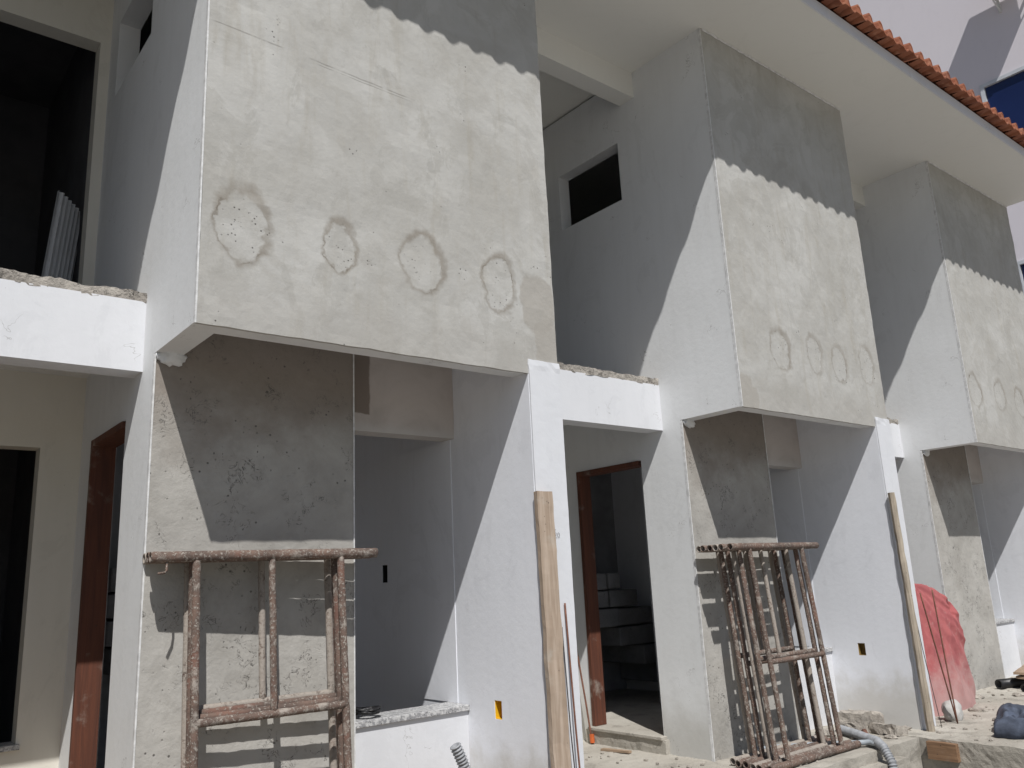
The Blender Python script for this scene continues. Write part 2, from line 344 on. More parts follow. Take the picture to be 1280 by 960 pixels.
# ------------------------------------------------------------------ mesh helpers
class MB:
    def __init__(s): s.v = []; s.f = []
    def box(s, x0, x1, y0, y1, z0, z1):
        b = len(s.v)
        s.v += [(x, y, z) for z in (z0, z1) for y in (y0, y1) for x in (x0, x1)]
        for q in ((0,2,3,1),(4,5,7,6),(0,1,5,4),(2,6,7,3),(0,4,6,2),(1,3,7,5)): s.f.append(tuple(b+i for i in q))
    def wall(s, axis, t0, t1, u0, u1, z0, z1, holes=()):
        """wall slab normal to axis ('x' or 'y') with rectangular holes (ua,ub,za,zb): outer faces and reveals only"""
        us = sorted({u0, u1, *[h[0] for h in holes], *[h[1] for h in holes]}); us = [u for u in us if u0 <= u <= u1]
        zs = sorted({z0, z1, *[h[2] for h in holes], *[h[3] for h in holes]}); zs = [z for z in zs if z0 <= z <= z1]
        def solid(i, j):
            if i < 0 or j < 0 or i >= len(us)-1 or j >= len(zs)-1: return False
            u = (us[i]+us[i+1])/2; z = (zs[j]+zs[j+1])/2
            return not any(h[0] < u < h[1] and h[2] < z < h[3] for h in holes)
        def P(t, u, z): return (t, u, z) if axis == 'x' else (u, t, z)
        def quad(*p):
            b = len(s.v); s.v += list(p); s.f.append((b, b+1, b+2, b+3))
        for i in range(len(us)-1):
            for j in range(len(zs)-1):
                if not solid(i, j): continue
                a, b_, c, d = us[i], us[i+1], zs[j], zs[j+1]
                for t in (t0, t1): quad(P(t,a,c), P(t,b_,c), P(t,b_,d), P(t,a,d))
                if not solid(i-1, j): quad(P(t0,a,c), P(t1,a,c), P(t1,a,d), P(t0,a,d))
                if not solid(i+1, j): quad(P(t0,b_,c), P(t1,b_,c), P(t1,b_,d), P(t0,b_,d))
                if not solid(i, j-1): quad(P(t0,a,c), P(t1,a,c), P(t1,b_,c), P(t0,b_,c))
                if not solid(i, j+1): quad(P(t0,a,d), P(t1,a,d), P(t1,b_,d), P(t0,b_,d))
    def tube(s, pts, r, n=10, cap=True, wob=0.0, ridge=None, hollow=0.0, step=None):
        """tube along a polyline, radius r (number or function of arc length)"""
        pts = [Vector(p) for p in pts]
        if step:
            q = [pts[0]]
            for a, b in zip(pts, pts[1:]):
                k = max(1, int((b-a).length/step))
                q += [a.lerp(b, (i+1)/k) for i in range(k)]
            pts = q
        rings = []; acc = 0.0
        ref = Vector((0, 0, 1))
        t = (pts[1]-pts[0]).normalized()
        if abs(t.dot(ref)) > 0.9: ref = Vector((1, 0, 0))
        e1 = (ref - t*ref.dot(t)).normalized()
        for i, p in enumerate(pts):
            if i: acc += (p-pts[i-1]).length
            t = (pts[min(i+1, len(pts)-1)] - pts[max(i-1, 0)]).normalized()
            e1 = (e1 - t*e1.dot(t)).normalized(); e2 = t.cross(e1)
            rr = r(acc) if callable(r) else r
            b = len(s.v)
            for k in range(n):
                a = 2*math.pi*k/n; dirv = e1*math.cos(a)+e2*math.sin(a)
                q = p + dirv*rr
                w = wob*(noise.noise(q*30)+0.8*noise.noise(q*75)) if wob else 0
                s.v.append(tuple(p + dirv*(rr+w)))
            rings.append(b)
        for a, b in zip(rings, rings[1:]):
            for k in range(n):
                k2 = (k+1) % n
                s.f.append((a+k, a+k2, b+k2, b+k))
        for end, (ring, sg) in enumerate(((rings[0], 1), (rings[-1], -1))):
            if hollow:
                p = pts[0] if end == 0 else pts[-1]
                t = (pts[1]-pts[0]).normalized() if end == 0 else (pts[-2]-pts[-1]).normalized()
                b = len(s.v)
                for k in range(n): s.v.append(tuple(p + (Vector(s.v[ring+k])-p)*hollow))
                for k in range(n): s.v.append(tuple(p + (Vector(s.v[ring+k])-p)*hollow + t*0.07))
                for k in range(n):
                    k2 = (k+1) % n
                    s.f.append((ring+k, ring+k2, b+k2, b+k)); s.f.append((b+k, b+k2, b+n+k2, b+n+k))
                s.f.append(tuple(b+n+k for k in range(n)))
            elif cap: s.f.append(tuple(ring+k for k in range(n)))
    def blob(s, c, r, seed, sub=2, amp=0.3, freq=2.0):
        bm = bmesh.new(); bmesh.ops.create_icosphere(bm, subdivisions=sub, radius=1.0)
        b = len(s.v); c = Vector(c)
        for v in bm.verts:
            k = 1 + amp*noise.noise(v.co*freq + Vector((seed*7.1, seed*3.3, seed)))
            s.v.append(tuple(c + Vector((v.co.x*r[0]*k, v.co.y*r[1]*k, v.co.z*r[2]*k))))
        for f in bm.faces: s.f.append(tuple(b+v.index for v in f.verts))
        bm.free()
    def build(s, name, mat, parent=None, smooth=False, loc=None, bevel=0.0, weld=True, jag=0.0):
        me = bpy.data.meshes.new(name)
        me.from_pydata([tuple(v) for v in s.v], [], s.f)
        bm = bmesh.new(); bm.from_mesh(me)
        if weld: bmesh.ops.remove_doubles(bm, verts=bm.verts, dist=1e-5)
        bmesh.ops.recalc_face_normals(bm, faces=bm.faces)
        if bevel:
            es = [e for e in bm.edges if len(e.link_faces) == 2 and e.calc_face_angle(0) > 0.6]
            bmesh.ops.bevel(bm, geom=es, offset=bevel, segments=2, affect='EDGES', profile=0.5)
        bm.to_mesh(me); bm.free()
        me.materials.append(mat)
        if smooth:
            for p in me.polygons: p.use_smooth = True
        o = bpy.data.objects.new(name, me); COL.objects.link(o)
        if parent: o.parent = parent
        if loc: o.location = loc
        return o

def roughbox(x0, x1, y0, y1, z0, z1, step=0.05, amp=0.008, freq=6.0, seed=0.0, keep=None):
    """box with gridded, noise-displaced faces (chipped masonry). keep(p)->0..1 scales the displacement"""
    bm = bmesh.new()
    bmesh.ops.create_cube(bm, size=1.0)
    for v in bm.verts:
        v.co = Vector((x0 + (v.co.x+.5)*(x1-x0), y0 + (v.co.y+.5)*(y1-y0), z0 + (v.co.z+.5)*(z1-z0)))
    for ax, (a, b) in enumerate(((x0, x1), (y0, y1), (z0, z1))):
        n = min(400, int((b-a)/step))
        for i in range(1, n):
            p = Vector((0, 0, 0)); p[ax] = a + (b-a)*i/n
            nn = Vector((0, 0, 0)); nn[ax] = 1
            g = bm.verts[:] + bm.edges[:] + bm.faces[:]
            bmesh.ops.bisect_plane(bm, geom=g, plane_co=p, plane_no=nn)
    off = Vector((seed*5.3, seed*2.1, seed*9.7))
    for v in bm.verts:
        k = keep(v.co) if keep else 1.0
        d = noise.noise_vector(v.co*freq+off)*amp + noise.noise_vector(v.co*freq*3.3+off)*amp*0.6
        v.co += d*k
    mb = MB()
    bm.verts.index_update()
    mb.v = [tuple(v.co) for v in bm.verts]; mb.f = [tuple(v.index for v in f.verts) for f in bm.faces]
    bm.free()
    return mb

def thing(name, label, cat, loc=(0, 0, 0), rot=(0, 0, 0), group=None):
    o = bpy.data.objects.new(name, None); COL.objects.link(o)
    o.location = loc; o.rotation_euler = rot
    o.empty_display_size = 0.2
    o['label'] = label; o['category'] = cat
    if group: o['group'] = group
    return o
def tag(o, label, cat, group=None, kind=None):
    if label: o['label'] = label
    if cat: o['category'] = cat
    if group: o['group'] = group
    if kind: o['kind'] = kind
    return o
def one(mb, name, mat, label, cat, group=None, **kw):
    return tag(mb.build(name, mat, **kw), label, cat, group)
def structure(mb, name, mat, **kw):
    o = mb.build(name, mat, **kw); o['kind'] = 'structure'; return o

# ------------------------------------------------------------------ the three townhouses
PENCIL = (2.021, 1.414, 0.016, 0.025)
BAYS = [
    m_bay('bay_render_first', [(0.198, 2.85, 0.135, 0.205, 0.75), (0.70, 2.847, 0.098, 0.145, 0.7), (1.191, 2.864, 0.145, 0.19, 0.75), (1.711, 2.86, 0.125, 0.18, 0.75)], 1.7,
          scratch=[(3.884, -0.024, 0.0, 1.2, 0.006), (3.868, -0.024, 0.55, 1.16, 0.004)], wet=[(2.03, 2.80, 0.14, 0.20), (2.09, 2.55, 0.11, 0.16)]),
    m_bay('bay_render_second', [(0.576, 2.86, 0.15, 0.18, 0.6), (1.068, 2.874, 0.12, 0.17, 0.5), (1.44, 2.84, 0.125, 0.175, 0.6), (1.90, 2.892, 0.125, 0.185, 0.5)], 5.2, wet=[(0.1, 2.45, 0.14, 0.17)]),
    m_bay('bay_render_third', [(0.173, 2.895, 0.15, 0.20, 0.6), (0.807, 2.917, 0.15, 0.185, 0.5), (1.335, 2.879, 0.15, 0.185, 0.55), (1.82, 2.88, 0.13, 0.18, 0.5)], 9.4),
]

def tiles(x0, n, p):
    """clay roof tiles: rows overlapping up the slope; profile = half-round cover beside a shallow pan"""
    mb = MB()
    prof = []
    for k in range(7):
        a = math.pi - math.pi*k/6
        prof.append((0.040 + 0.040*math.cos(a), 0.066*math.sin(a)))
    for k in range(1, 6):
        u = k/6
        prof.append((0.080 + u*(p-0.080), -0.030*math.sin(math.pi*u)))
    nrow, pitch = 9, 0.34
    sl = 0.30
    for r in range(nrow):
        for c in range(n):
            dy = random.uniform(-0.003, 0.003); dz = random.uniform(-0.006, 0.006)
            y0 = -0.80 + r*pitch + dy; z0 = 5.640 + r*pitch*sl + dz
            ln = pitch + 0.05
            th = 0.018
            b = len(mb.v); m = len(prof)+1
            for (yy, lift) in ((y0, 0.016), (y0+ln, -0.004)):
                zz = z0 + (yy-y0)*sl + lift
                for t in (0.0, -th):
                    for (px, pz) in prof + [(p+0.006, 0.004)]:
                        mb.v.append((x0 + c*p + px, yy, zz + pz + t))
            # rings: 0 front top, 1 front bottom, 2 back top, 3 back bottom
            for k in range(m-1):
                mb.f.append((b+k, b+k+1, b+2*m+k+1, b+2*m+k))
                mb.f.append((b+m+k, b+3*m+k, b+3*m+k+1, b+m+k+1))
                mb.f.append((b+k, b+m+k, b+m+k+1, b+k+1))
                mb.f.append((b+2*m+k, b+2*m+k+1, b+3*m+k+1, b+3*m+k))
            mb.f.append((b, b+2*m, b+3*m, b+m)); mb.f.append((b+m-1, b+2*m-1, b+4*m-1, b+3*m-1))
            if r == 0:   # mortar plug under the cover, set back from the tip
                g = len(mb.v)
                pl = [(px, pz-th) for px, pz in prof[:7]]
                for yy in (y0+0.003, y0+0.11):
                    for px, pz in pl: mb.v.append((x0 + c*p + px, yy, z0 + 0.016 + max(pz, -0.033)))
                mb.f.append(tuple(g+k for k in range(7))); mb.f.append(tuple(g+7+k for k in range(7)))
                mb.f.append((g, g+6, g+13, g+7))
    return mb

LABELS = ["near grey rendered townhouse with a dark balcony opening and four large damp patches",
          "grey rendered townhouse in the middle of the row, stairs showing through its red framed doorway",
          "grey rendered townhouse at the far end of the row, beyond the faded red cloth"]
def house(i):
    d1 = 1.712 if i == 0 else 1.791
    R_ = thing('townhouse', LABELS[i], 'house', (i*PD, 0, 0), group='unfinished townhouses of one row')
    first = i == 0
    xl = -4.2 if first else G
    # side wall facing the porch gap: door below, small window above
    mb = MB()
    mb.wall('x', 0.0, T, 0.02, 4.2, ZB, ZS+0.02, [(0.995, 1.779, 4.394, 4.943)])
    mb.wall('x', 0.0, T, 0.59, 4.2, ZG-0.3, ZB, [(1.029, d1, -0.03, 2.10)])
    mb.build('side_wall', M['side'], R_)
    # pier / party wall on the right
    mb = MB()
    mb.wall('x', XW, W, 0.02, 4.2, ZB, ZS+0.02)
    mb.wall('x', XW, W, 0.0, 4.2, ZG-0.3, ZB, [(0.378, 0.444, 0.435, 0.535), (1.60, 1.675, 1.22, 1.34)])
    mb.build('pier_wall', M['pier'], R_)
    # bright render on the pier's front, uneven at the top
    mb = roughbox(XW+0.003, W+0.006, -0.011, -0.001, ZG-0.3, 2.432, 0.03, 0.006, 9, i+1.0,
                  lambda p: 1.0 if p.z > 2.40 else 0.18)
    coat = mb.build('pier_coat', M['white'], R_)
    if first:   # a pencilled note on the fresh paint
        mb = MB(); y = -0.0145; X, Z, w_, h_ = PENCIL
        mb.tube([(X-0.004, y, Z+0.040), (X+0.010, y, Z+0.042)], 0.0013, 5)
        mb.tube([(X, y, Z+h_*.8), (X+w_*.2, y, Z+h_), (X+w_*.7, y, Z+h_), (X+w_*.85, y, Z+h_*.72), (X+w_*.1, y, Z), (X+w_, y, Z)], 0.0009, 5)
        mb.tube([(X+w_*1.35+w_*.5*(1+math.cos(a*math.pi/6)), y, Z+h_*.5*(1+math.sin(a*math.pi/6))) for a in range(13)], 0.0009, 5)
        mb.build('pencil_note', M['cable'], coat)
    if first:   # the wall shared with the next house to the left, just outside the photo
        mb = MB(); mb.wall('x', G-0.234, G, 0.0, 4.2, ZG-0.3, ZS+0.02); mb.build('party_wall', M['pier'], R_)
    for (y0, y1, z0, z1, k, bx) in ((0.378, 0.444, 0.435, 0.535, 'yellow' if first else 'ochre', 0), (1.60, 1.675, 1.22, 1.34, 'black', 1)):
        mb = MB(); e = 0.0035
        mb.wall('x', XW+0.003, XW+0.055, y0+0.0005, y1-0.0005, z0+0.0005, z1-0.0005, [(y0+e, y1-e, z0+e, z1-e)])
        mb.box(XW+0.045, XW+0.052, y0+e, y1-e, z0+e, z1-e)
        mb.build('outlet_box', M[k], R_)
    # bay front: thin render coat over a core
    mb = roughbox(0.007, W, 0.0, 0.0195, ZB-0.003, ZS+0.005, 0.045, 0.0035, 7, i+3.0)
    mb.build('bay_front', BAYS[i], R_)
    mb = MB(); mb.box(T+0.0005, XW-0.0005, 0.02, 0.13, ZB, ZS+0.02); mb.build('bay_core', M['side'], R_)
    mb = MB()
    mb.box(-0.0015, 0.0065, -0.001, 0.0215, ZB-0.003, ZS+0.003)
    mb.build('corner_bead', M['bead'], R_)
    mb = MB(); mb.tube([(0.02+(W-0.04)*k/60, -0.004, ZS-0.008+0.004*noise.noise(Vector((k*.7+i*9, 0, 0)))) for k in range(61)], 0.008, 6, wob=0.006)
    mb.build('soffit_joint', M['bead'], R_)
    # slab over the ground floor (ceiling of the recess is higher than the bay's rim)
    mb = MB(); mb.box(T, XW, 0.131, 4.2, ZB+0.24, ZB+0.34); mb.build('bay_slab', M['side'], R_)
    mb = MB(); mb.box(1.27, XW-0.001, 2.12, 2.19, 0.0, ZB+0.239); mb.build('bounce_partition', M['pier'], R_)  # unseen pale partition added to bounce light into the kitchen
    mb = MB(); mb.box(T+.001, XC-.002, 0.7205, 0.73, 0.0, ZB+0.238); mb.box(T+.001, T+.012, 1.80, 2.19, 0.0, ZB+.238); mb.build('bounce_lining', M['pier'], R_)  # pale faces added out of view to brighten the kitchen
    # column panel
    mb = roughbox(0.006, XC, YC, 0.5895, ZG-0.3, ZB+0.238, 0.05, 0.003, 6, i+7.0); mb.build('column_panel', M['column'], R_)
    mb = MB(); mb.box(T+0.0005, XC-0.002, 0.59, 0.72, ZG-0.3, ZB+0.238); mb.build('column_core', M['column'], R_)
    mb = MB(); mb.box(-0.0015, 0.0062, YC-0.001, 0.5915, ZG-0.3, ZB-0.004); mb.build('corner_bead', M['bead'], R_)
    mb = MB(); mb.box(XC-0.004, XC+0.003, YC-0.004, 0.592, ZG-0.3, ZB+0.237); mb.build('corner_bead', M['bead'], R_)
    mb = MB(); mb.blob((0.075, YC-0.012, ZB-0.02), (0.065, 0.02, 0.04), 3+i, 3, 0.5, 2.5); mb.build('plaster_lip', M['side'], R_, smooth=True)
    # kitchen opening
    mb = MB(); mb.wall('x', XW-0.0045, XW-0.0005, 0.80, 2.118, 0.4945, 2.0895, [(1.60, 1.675, 1.22, 1.34)]); mb.build('reveal_coat', M['pier'], R_)
    mb = MB(); mb.box(XC, XW-0.001, 0.756, 0.89, 2.09, ZB+0.239); mb.build('lintel', M['lintel'], R_)
    mb = MB(); mb.box(XC-0.001, XW-0.001, 0.70, 0.84, ZG-0.3, 0.462); mb.build('parapet', M['white'], R_)
    mb = MB(); mb.box(XC+0.001, XW-0.002, 0.682, 0.90, 0.462, 0.494); mb.build('window_sill', M['granite'], R_, bevel=0.003)
    # recessed back wall of porch and balcony
    mb = MB()
    mb.wall('y', YR, YR+0.13, G, 0.0, ZG-0.3, ZS+0.06, [(-1.35, -0.222, 0.446, 2.09), (-1.45, -0.066, 2.69, 4.895)])
    mb.build('back_wall', M['cream'], R_)
    mb = MB(); mb.box(-1.37, -0.205, YR-0.03, YR+0.14, 0.418, 0.447); mb.build('window_sill', M['granite'], R_, bevel=0.003)
    # balcony
    mb = MB(); mb.box(G, 0.0, 0.77, 0.922, 2.301, 2.672); mb.build('balcony_beam', M['white'], R_)
    mb = roughbox(G+.002, -0.002, 0.772, 1.0, 2.665, 2.722, 0.025, 0.016, 11, i+11.0, lambda p: 1.0 if p.z > 2.69 else 0.5)
    mb.build('rough_beam_top', M['rawtop'], R_)
    mb = MB(); mb.box(G, 0.0, 0.9225, YR, 2.54, 2.69); mb.build('balcony_slab', M['side'], R_)
    # soffit, beam under it and the eaves
    mb = MB(); mb.box(xl, W, -0.678, 0.80, ZS, ZS+0.05); mb.build('soffit', M['soffit'], R_)
    mb = MB(); mb.box(xl, G-0.234 if first else G, 0.8005, 4.4, ZS, ZS+0.05) if first else None
    mb.box(G, W, 0.8005, 4.4, 5.555, 5.62); mb.build('ceiling', M['soffit'], R_)
    mb = MB(); mb.box(G, 0.0, 0.76, 0.926, ZS-0.242, ZS+0.002); mb.build('ceiling_beam', M['soffit'], R_)
    mb = MB(); mb.box(xl, W, -0.692, -0.679, ZS-0.004, ZS+0.10); mb.build('fascia', M['white'], R_)
    p = PD/22
    n = 22 if not first else int(round((W-xl)/p))
    x0 = W - n*p + (0.02 if i == 2 else 0)
    tiles(x0, n + (1 if i == 2 else 0), p).build('tile_roof', M['tile'], R_)
    # doorway with its frame and threshold
    F = MB()
    F.box(-0.012, 0.118, d1-0.038, d1-0.0005, 0.0, 2.099)
    F.box(0.10, 0.142, 1.0295, 1.056, 0.0, 2.099)
    F.box(-0.0115, 0.1175, 1.056, d1-0.038, 2.06, 2.0985)
    F.build('door_frame', M['doorwood'], R_, bevel=0.002)
    mb = roughbox(-0.045, 0.135, 0.98, 1.84, ZG-0.2, -0.026, 0.05, 0.006, 8, i+15.); mb.build('door_step', M['pave'], R_)
    mb = MB(); mb.box(-0.06, 0.15, 1.0, 1.80, -0.0255, -0.001); mb.build('threshold', M['pave'], R_, bevel=0.004)
    # rooms
    mb = MB()
    mb.box(T, XW, 0.72, 4.2, ZG-0.2, -0.004)
    mb.box(G, -0.002, YR+0.13, 4.2, ZG-0.2, -0.004)
    mb.build('floor', M['pave'], R_)
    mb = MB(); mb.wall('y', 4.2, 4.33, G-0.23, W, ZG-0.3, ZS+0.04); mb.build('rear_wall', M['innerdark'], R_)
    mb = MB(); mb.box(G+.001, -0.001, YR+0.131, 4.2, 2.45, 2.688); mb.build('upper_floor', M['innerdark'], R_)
    mb = MB(); mb.box(T+.001, XW-.001, 3.22, 3.30, 0.0, 2.45)
    mb.build('inner_wall', M['inside'], R_)
    # near-black linings that paint shade into the rooms behind the openings
    mb = MB()
    mb.box(-0.014, -0.001, YR+0.131, 4.199, 2.689, 5.54); mb.box(G+.001, -0.015, YR+0.131, 4.199, 5.535, 5.554)
    mb.box(G+.001, G+.014, YR+0.131, 4.199, 2.689, 5.53)
    mb.box(-0.014, -0.001, YR+0.131, 4.199, ZG, 2.448); mb.box(G+.001, G+.014, YR+0.131, 4.199, ZG, 2.448)
    mb.box(G+.015, -0.015, YR+0.132, 4.198, 2.689, 2.694)
    mb.build('shade_lining', M['innerdark'], R_)
    # stair of bare blocks
    mb = MB()
    zr = [1.41, 1.24, 1.065, 0.885, 0.70, 0.50, 0.30, 0.10]
    xa = [0.35, 0.35, 0.35, 0.40, 1.204, 1.507, 1.78]
    xb = [0.893, 1.218, 1.478, 1.751, XW-.02, XW-.02, XW-.02]
    for k in range(7):
        x = xa[k]
        while x < xb[k]-0.02:
            e = min(xb[k], x + random.uniform(0.34, 0.42))
            if xb[k]-e < 0.1: e = xb[k]
            mb.box(x+0.003, e-0.003+random.uniform(-.01, .025), 2.60+random.uniform(-.05, .03), 3.19, zr[k+1]+random.uniform(.003, .012), zr[k]-random.uniform(.002, .014))
            x = e
    mb.build('stair', M['blockwork'], R_, bevel=0.013)
    return R_
HOUSES = [house(i) for i in range(3)]

# ------------------------------------------------------------------ ground
mb = MB(); mb.box(-60, 80, -80, 60, -0.9, -0.46)
structure(mb, 'ground', M['ground'])
def keep_edge(p): return 1.0 if (p.y < 0.3 or p.x > 5) else 0.5
mb = roughbox(-6, 2.2, -0.115, 4.4, -0.7, ZG-0.01, 0.08, 0.012, 5, 1.0)
structure(mb, 'bounce_ground', M['bounce_ground'])  # unseen ground strip, darkened to dim and warm the near porch
mb = roughbox(2.2, 5.56, -0.115, 4.4, -0.7, ZG, 0.04, 0.006, 9, 2.0)
structure(mb, 'pavement', M['pave'])
mb = roughbox(5.56, 10.4, -1.5, 4.4, -0.7, ZG+0.002, 0.035, 0.008, 9, 5.0)
structure(mb, 'pavement', M['pave'])
mb = roughbox(2.3, 5.2, -0.21, -0.113, -0.7, -0.20, 0.03, 0.007, 9, 8.0)
structure(mb, 'kerb', M['pave'])

# ------------------------------------------------------------------ scaffold frames
def frame(label, group, loc, lean, yaw, roll, mat, half=0.352, H=1.50, mid=0.74, centre=True, hook=False, arm=0.20):
    t = thing('scaffold_frame', label, 'scaffold frame', loc, (lean, roll, yaw), group)
    wb = 0.0022
    zt, zb = H-0.024, 0.024
    for sx in (-1, 1):
        mb = MB(); mb.tube([(sx*half, 0, zb), (sx*half, 0, zt)], 0.0188, 10, step=0.03, wob=wb*.8); mb.build('post', mat, t, smooth=True)
    ex = half + arm
    for nm, z in (('top_tube', zt), ('base_tube', zb)):
        mb = MB(); mb.tube([(-ex, 0, z), (ex, 0, z)], 0.0250, 14, step=0.03, wob=wb*.7, hollow=0.78); mb.build(nm, mat, t, smooth=True)
    mb = MB(); mb.tube([(-half, -0.002, mid), (half, -0.002, mid)], 0.0185, 10, step=0.03, wob=wb); mb.build('middle_rung', mat, t, smooth=True)
    if centre:
        mb = MB(); mb.tube([(0, 0, mid), (0, 0, zt)], 0.0165, 10, step=0.03, wob=wb); mb.build('centre_post', mat, t, smooth=True)
    if hook:
        x = -ex+0.07
        mb = MB(); mb.tube([(x, -0.004, zt-0.02), (x, -0.004, zt-0.06), (x-0.012, -0.02, zt-0.072), (x-0.045, -0.05, zt-0.078)], 0.0055, 6); mb.build('lock_pin', mat, t, smooth=True)
    return t
import mathutils
G1 = 'scaffold frames leaning on the near column'
G2 = 'scaffold frames leaning on the middle column'
def lean_frame(label, group, xt, yt, yb, zb, yaw, mat, **kw):
    H = kw.get('H', 1.50)
    lean = -math.asin(max(-1, min(1, (yt-yb)/H)))
    return frame(label, group, (xt, yb, zb), lean, yaw, 0.0, mat, **kw)
n1 = ["foremost rusty scaffold frame of four at the near column, with a bent hook",
      "second frame from the front of four rusty ones at the near column",
      "third frame from the front of four rusty ones at the near column",
      "rearmost rusty scaffold frame of four, touching the near column"]
for k in range(4):
    lean_frame(n1[k], G1, 0.519+(0.0, 0.004, 0.03, 0.022)[k], 0.362+0.057*k, 0.225+0.062*k, ZG+0.004, -math.radians((3.6, 3.2, 2.6, 2.0)[k]), RUST[(0, 1, 3, 2)[k]],
               H=1.515, mid=0.775+0.012*k, hook=(k == 0), centre=(k in (0, 3)))
n2 = ["foremost rusty scaffold frame of six at the middle column, without a centre post",
      "second frame from the front of six rusty ones at the middle column",
      "third frame from the front of six at the middle column, caked with pale cement",
      "fourth frame from the front of six rusty ones at the middle column",
      "fifth frame from the front of six rusty ones at the middle column",
      "rearmost frame of six at the middle column, caked with pale cement"]
xe = [3.81, 3.828, 3.842, 3.85, 3.872, 3.905]
for k in range(6):
    lean_frame(n2[k], G2, xe[k]+0.556+(0.03, 0.0, -0.012, 0.018, -0.01, 0.0)[k], 0.17+0.066*k, 0.035+0.069*k, ZG+0.004, -math.radians((0, 1.0, -0.8, 0.8, -0.4, 0)[k]),
               RUST[(3, 0, 2, 1, 0, 4)[k]], H=1.505, mid=(0.68, 0.70, 0.69, 0.66, 0.71, 0.70)[k], centre=(k in (2, 4, 5)), half=(0.335, 0.352, 0.34, 0.352, 0.345, 0.335)[k], arm=(0.22, 0.20, .21, .2, .21, .22)[k])

# ------------------------------------------------------------------ timber and rods
mb = roughbox(-0.053, 0.053, -0.016, 0.016, 0, 1.79, 0.04, 0.004, 7, 1.0)
o = one(mb, 'wooden_plank', M['plank'], 'rough sawn wooden plank leaning upright on the white pier between the near and middle house', 'plank')
o.location = (1.925, -0.075, ZG); o.rotation_euler = (math.radians(-1.3), math.radians(0.2), math.radians(-4))
mb = MB(); mb.tube([(0, 0, 0), (0, 0, 0.9), (0, 0.0, 1.895)], lambda a: 0.033-0.003*a, 8, step=0.08, wob=0.006)
o = one(mb, 'wooden_pole', M['pole'], 'weathered wooden pole leaning on the white pier beside the faded red cloth', 'pole')
o.location = (5.835, -0.085, ZG); o.rotation_euler = (math.radians(-0.9), 0, 0)
def rod(pts, r, mat, label, name='steel_rod', cat='rod', group=None, n=6, **kw):
    mb = MB(); mb.tube(pts, r, n, step=0.1, **kw); return one(mb, name, mat, label, cat, group, smooth=True)
GR = 'thin steel rods standing at the pier'
rod([(2.06, -0.022, 1.055), (2.055, -0.055, 0.4), (2.06, -0.08, ZG)], 0.0055, M['rebar'], 'taller brown steel rod standing beside the wooden plank', group=GR)
rod([(2.028, -0.022, 0.93), (2.022, -0.05, 0.4), (2.03, -0.08, ZG)], 0.0035, M['cable'], 'shorter thin dark rod between the wooden plank and the brown rod', group=GR)
o = rod([(3.895, 1.93, 0.86), (3.88, 1.80, 0.2), (3.87, 1.74, ZG)], 0.008, M['rebar'], 'thin rust red rod standing at the left jamb of the middle doorway', group=GR)
mb = MB(); mb.tube([(3.87, 1.742, -0.05), (3.869, 1.738, -0.115)], 0.02, 8); mb.build('foot_cap', M['orange'], o)
rod([(6.30, -0.05, 0.95), (6.27, -0.10, ZG)], 0.006, M['rebar'], 'upright rust red rod crossing in front of the faded red cloth', group='thin rods in front of the red cloth')
rod([(6.14, -0.02, 0.93), (6.33, -0.07, ZG)], 0.006, M['rebar'], 'slanting rust red rod crossing in front of the faded red cloth', group='thin rods in front of the red cloth')
rod([(5.935, -0.03, 1.6), (5.945, -0.028, 1.0), (5.97, -0.05, 0.5), (6.03, -0.08, ZG)], 0.0028, M['cable'], 'thin dark wire hanging along the wooden pole', 'wire', 'wire')

# ------------------------------------------------------------------ things lying about
# faded red cloth draped over a heap in the far porch
mb = MB(); nu, nv = 90, 70
top = [(6.35, 0.99), (6.62, 1.005), (6.85, 0.985), (7.02, 0.945), (7.2, 0.87), (7.33, 0.77), (7.40, 0.60), (7.45, 0.35), (7.47, 0.05)]
def tz(x):
    for (a, b), (c, d) in zip(top, top[1:]):
        if a <= x <= c: return b + (d-b)*(x-a)/(c-a)
    return top[-1][1]
for side in (0, 1):
    b = len(mb.v)
    for j in range(nv+1):
        for k in range(nu+1):
            u = k/nu; v = j/nv
            x = 6.35 + 1.12*u
            z = ZG + (tz(x)-ZG)*v
            bul = math.sin(math.pi*min(1, u*0.9+0.08))**0.6 * math.cos(v*math.pi/2)**0.6
            q = Vector((x*2.2 + z*0.8, z*1.1, side))
            # folds fan out from the high corner where the cloth hangs
            dx, dz = x-6.42, 1.12-z
            rr = math.hypot(dx, dz); th_ = math.atan2(dx, dz) + 0.10*noise.noise(q*1.4)
            fan = 0.034*min(1, rr*1.3)*(0.3-abs(noise.noise(Vector((th_*5.2, rr*0.7, 3+side)))))*2 + 0.012*min(1, rr)*noise.noise(Vector((th_*13, rr*1.2, 8+side)))
            sag = 0.03*noise.noise(q*1.1) + 0.008*noise.noise(q*5)
            tuck = -0.07*max(0, 1-((x-7.24)/0.055)**2-((z-0.74)/0.10)**2)
            y = 0.30 + (-1 if side == 0 else 1)*max(0.004, 0.02 + 0.12*bul + fan + sag + tuck)
            mb.v.append((x + 0.012*noise.noise(q*5), y, z + 0.012*noise.noise(q*6)))
    for j in range(nv):
        for k in range(nu):
            a = b + j*(nu+1)+k; mb.f.append((a, a+1, a+nu+2, a+nu+1))
m1 = (nu+1)*(nv+1)
for k in range(nu): mb.f.append((nv*(nu+1)+k, nv*(nu+1)+k+1, m1+nv*(nu+1)+k+1, m1+nv*(nu+1)+k))
for j in range(nv):
    for e in (0, nu): mb.f.append((j*(nu+1)+e, (j+1)*(nu+1)+e, m1+(j+1)*(nu+1)+e, m1+j*(nu+1)+e))
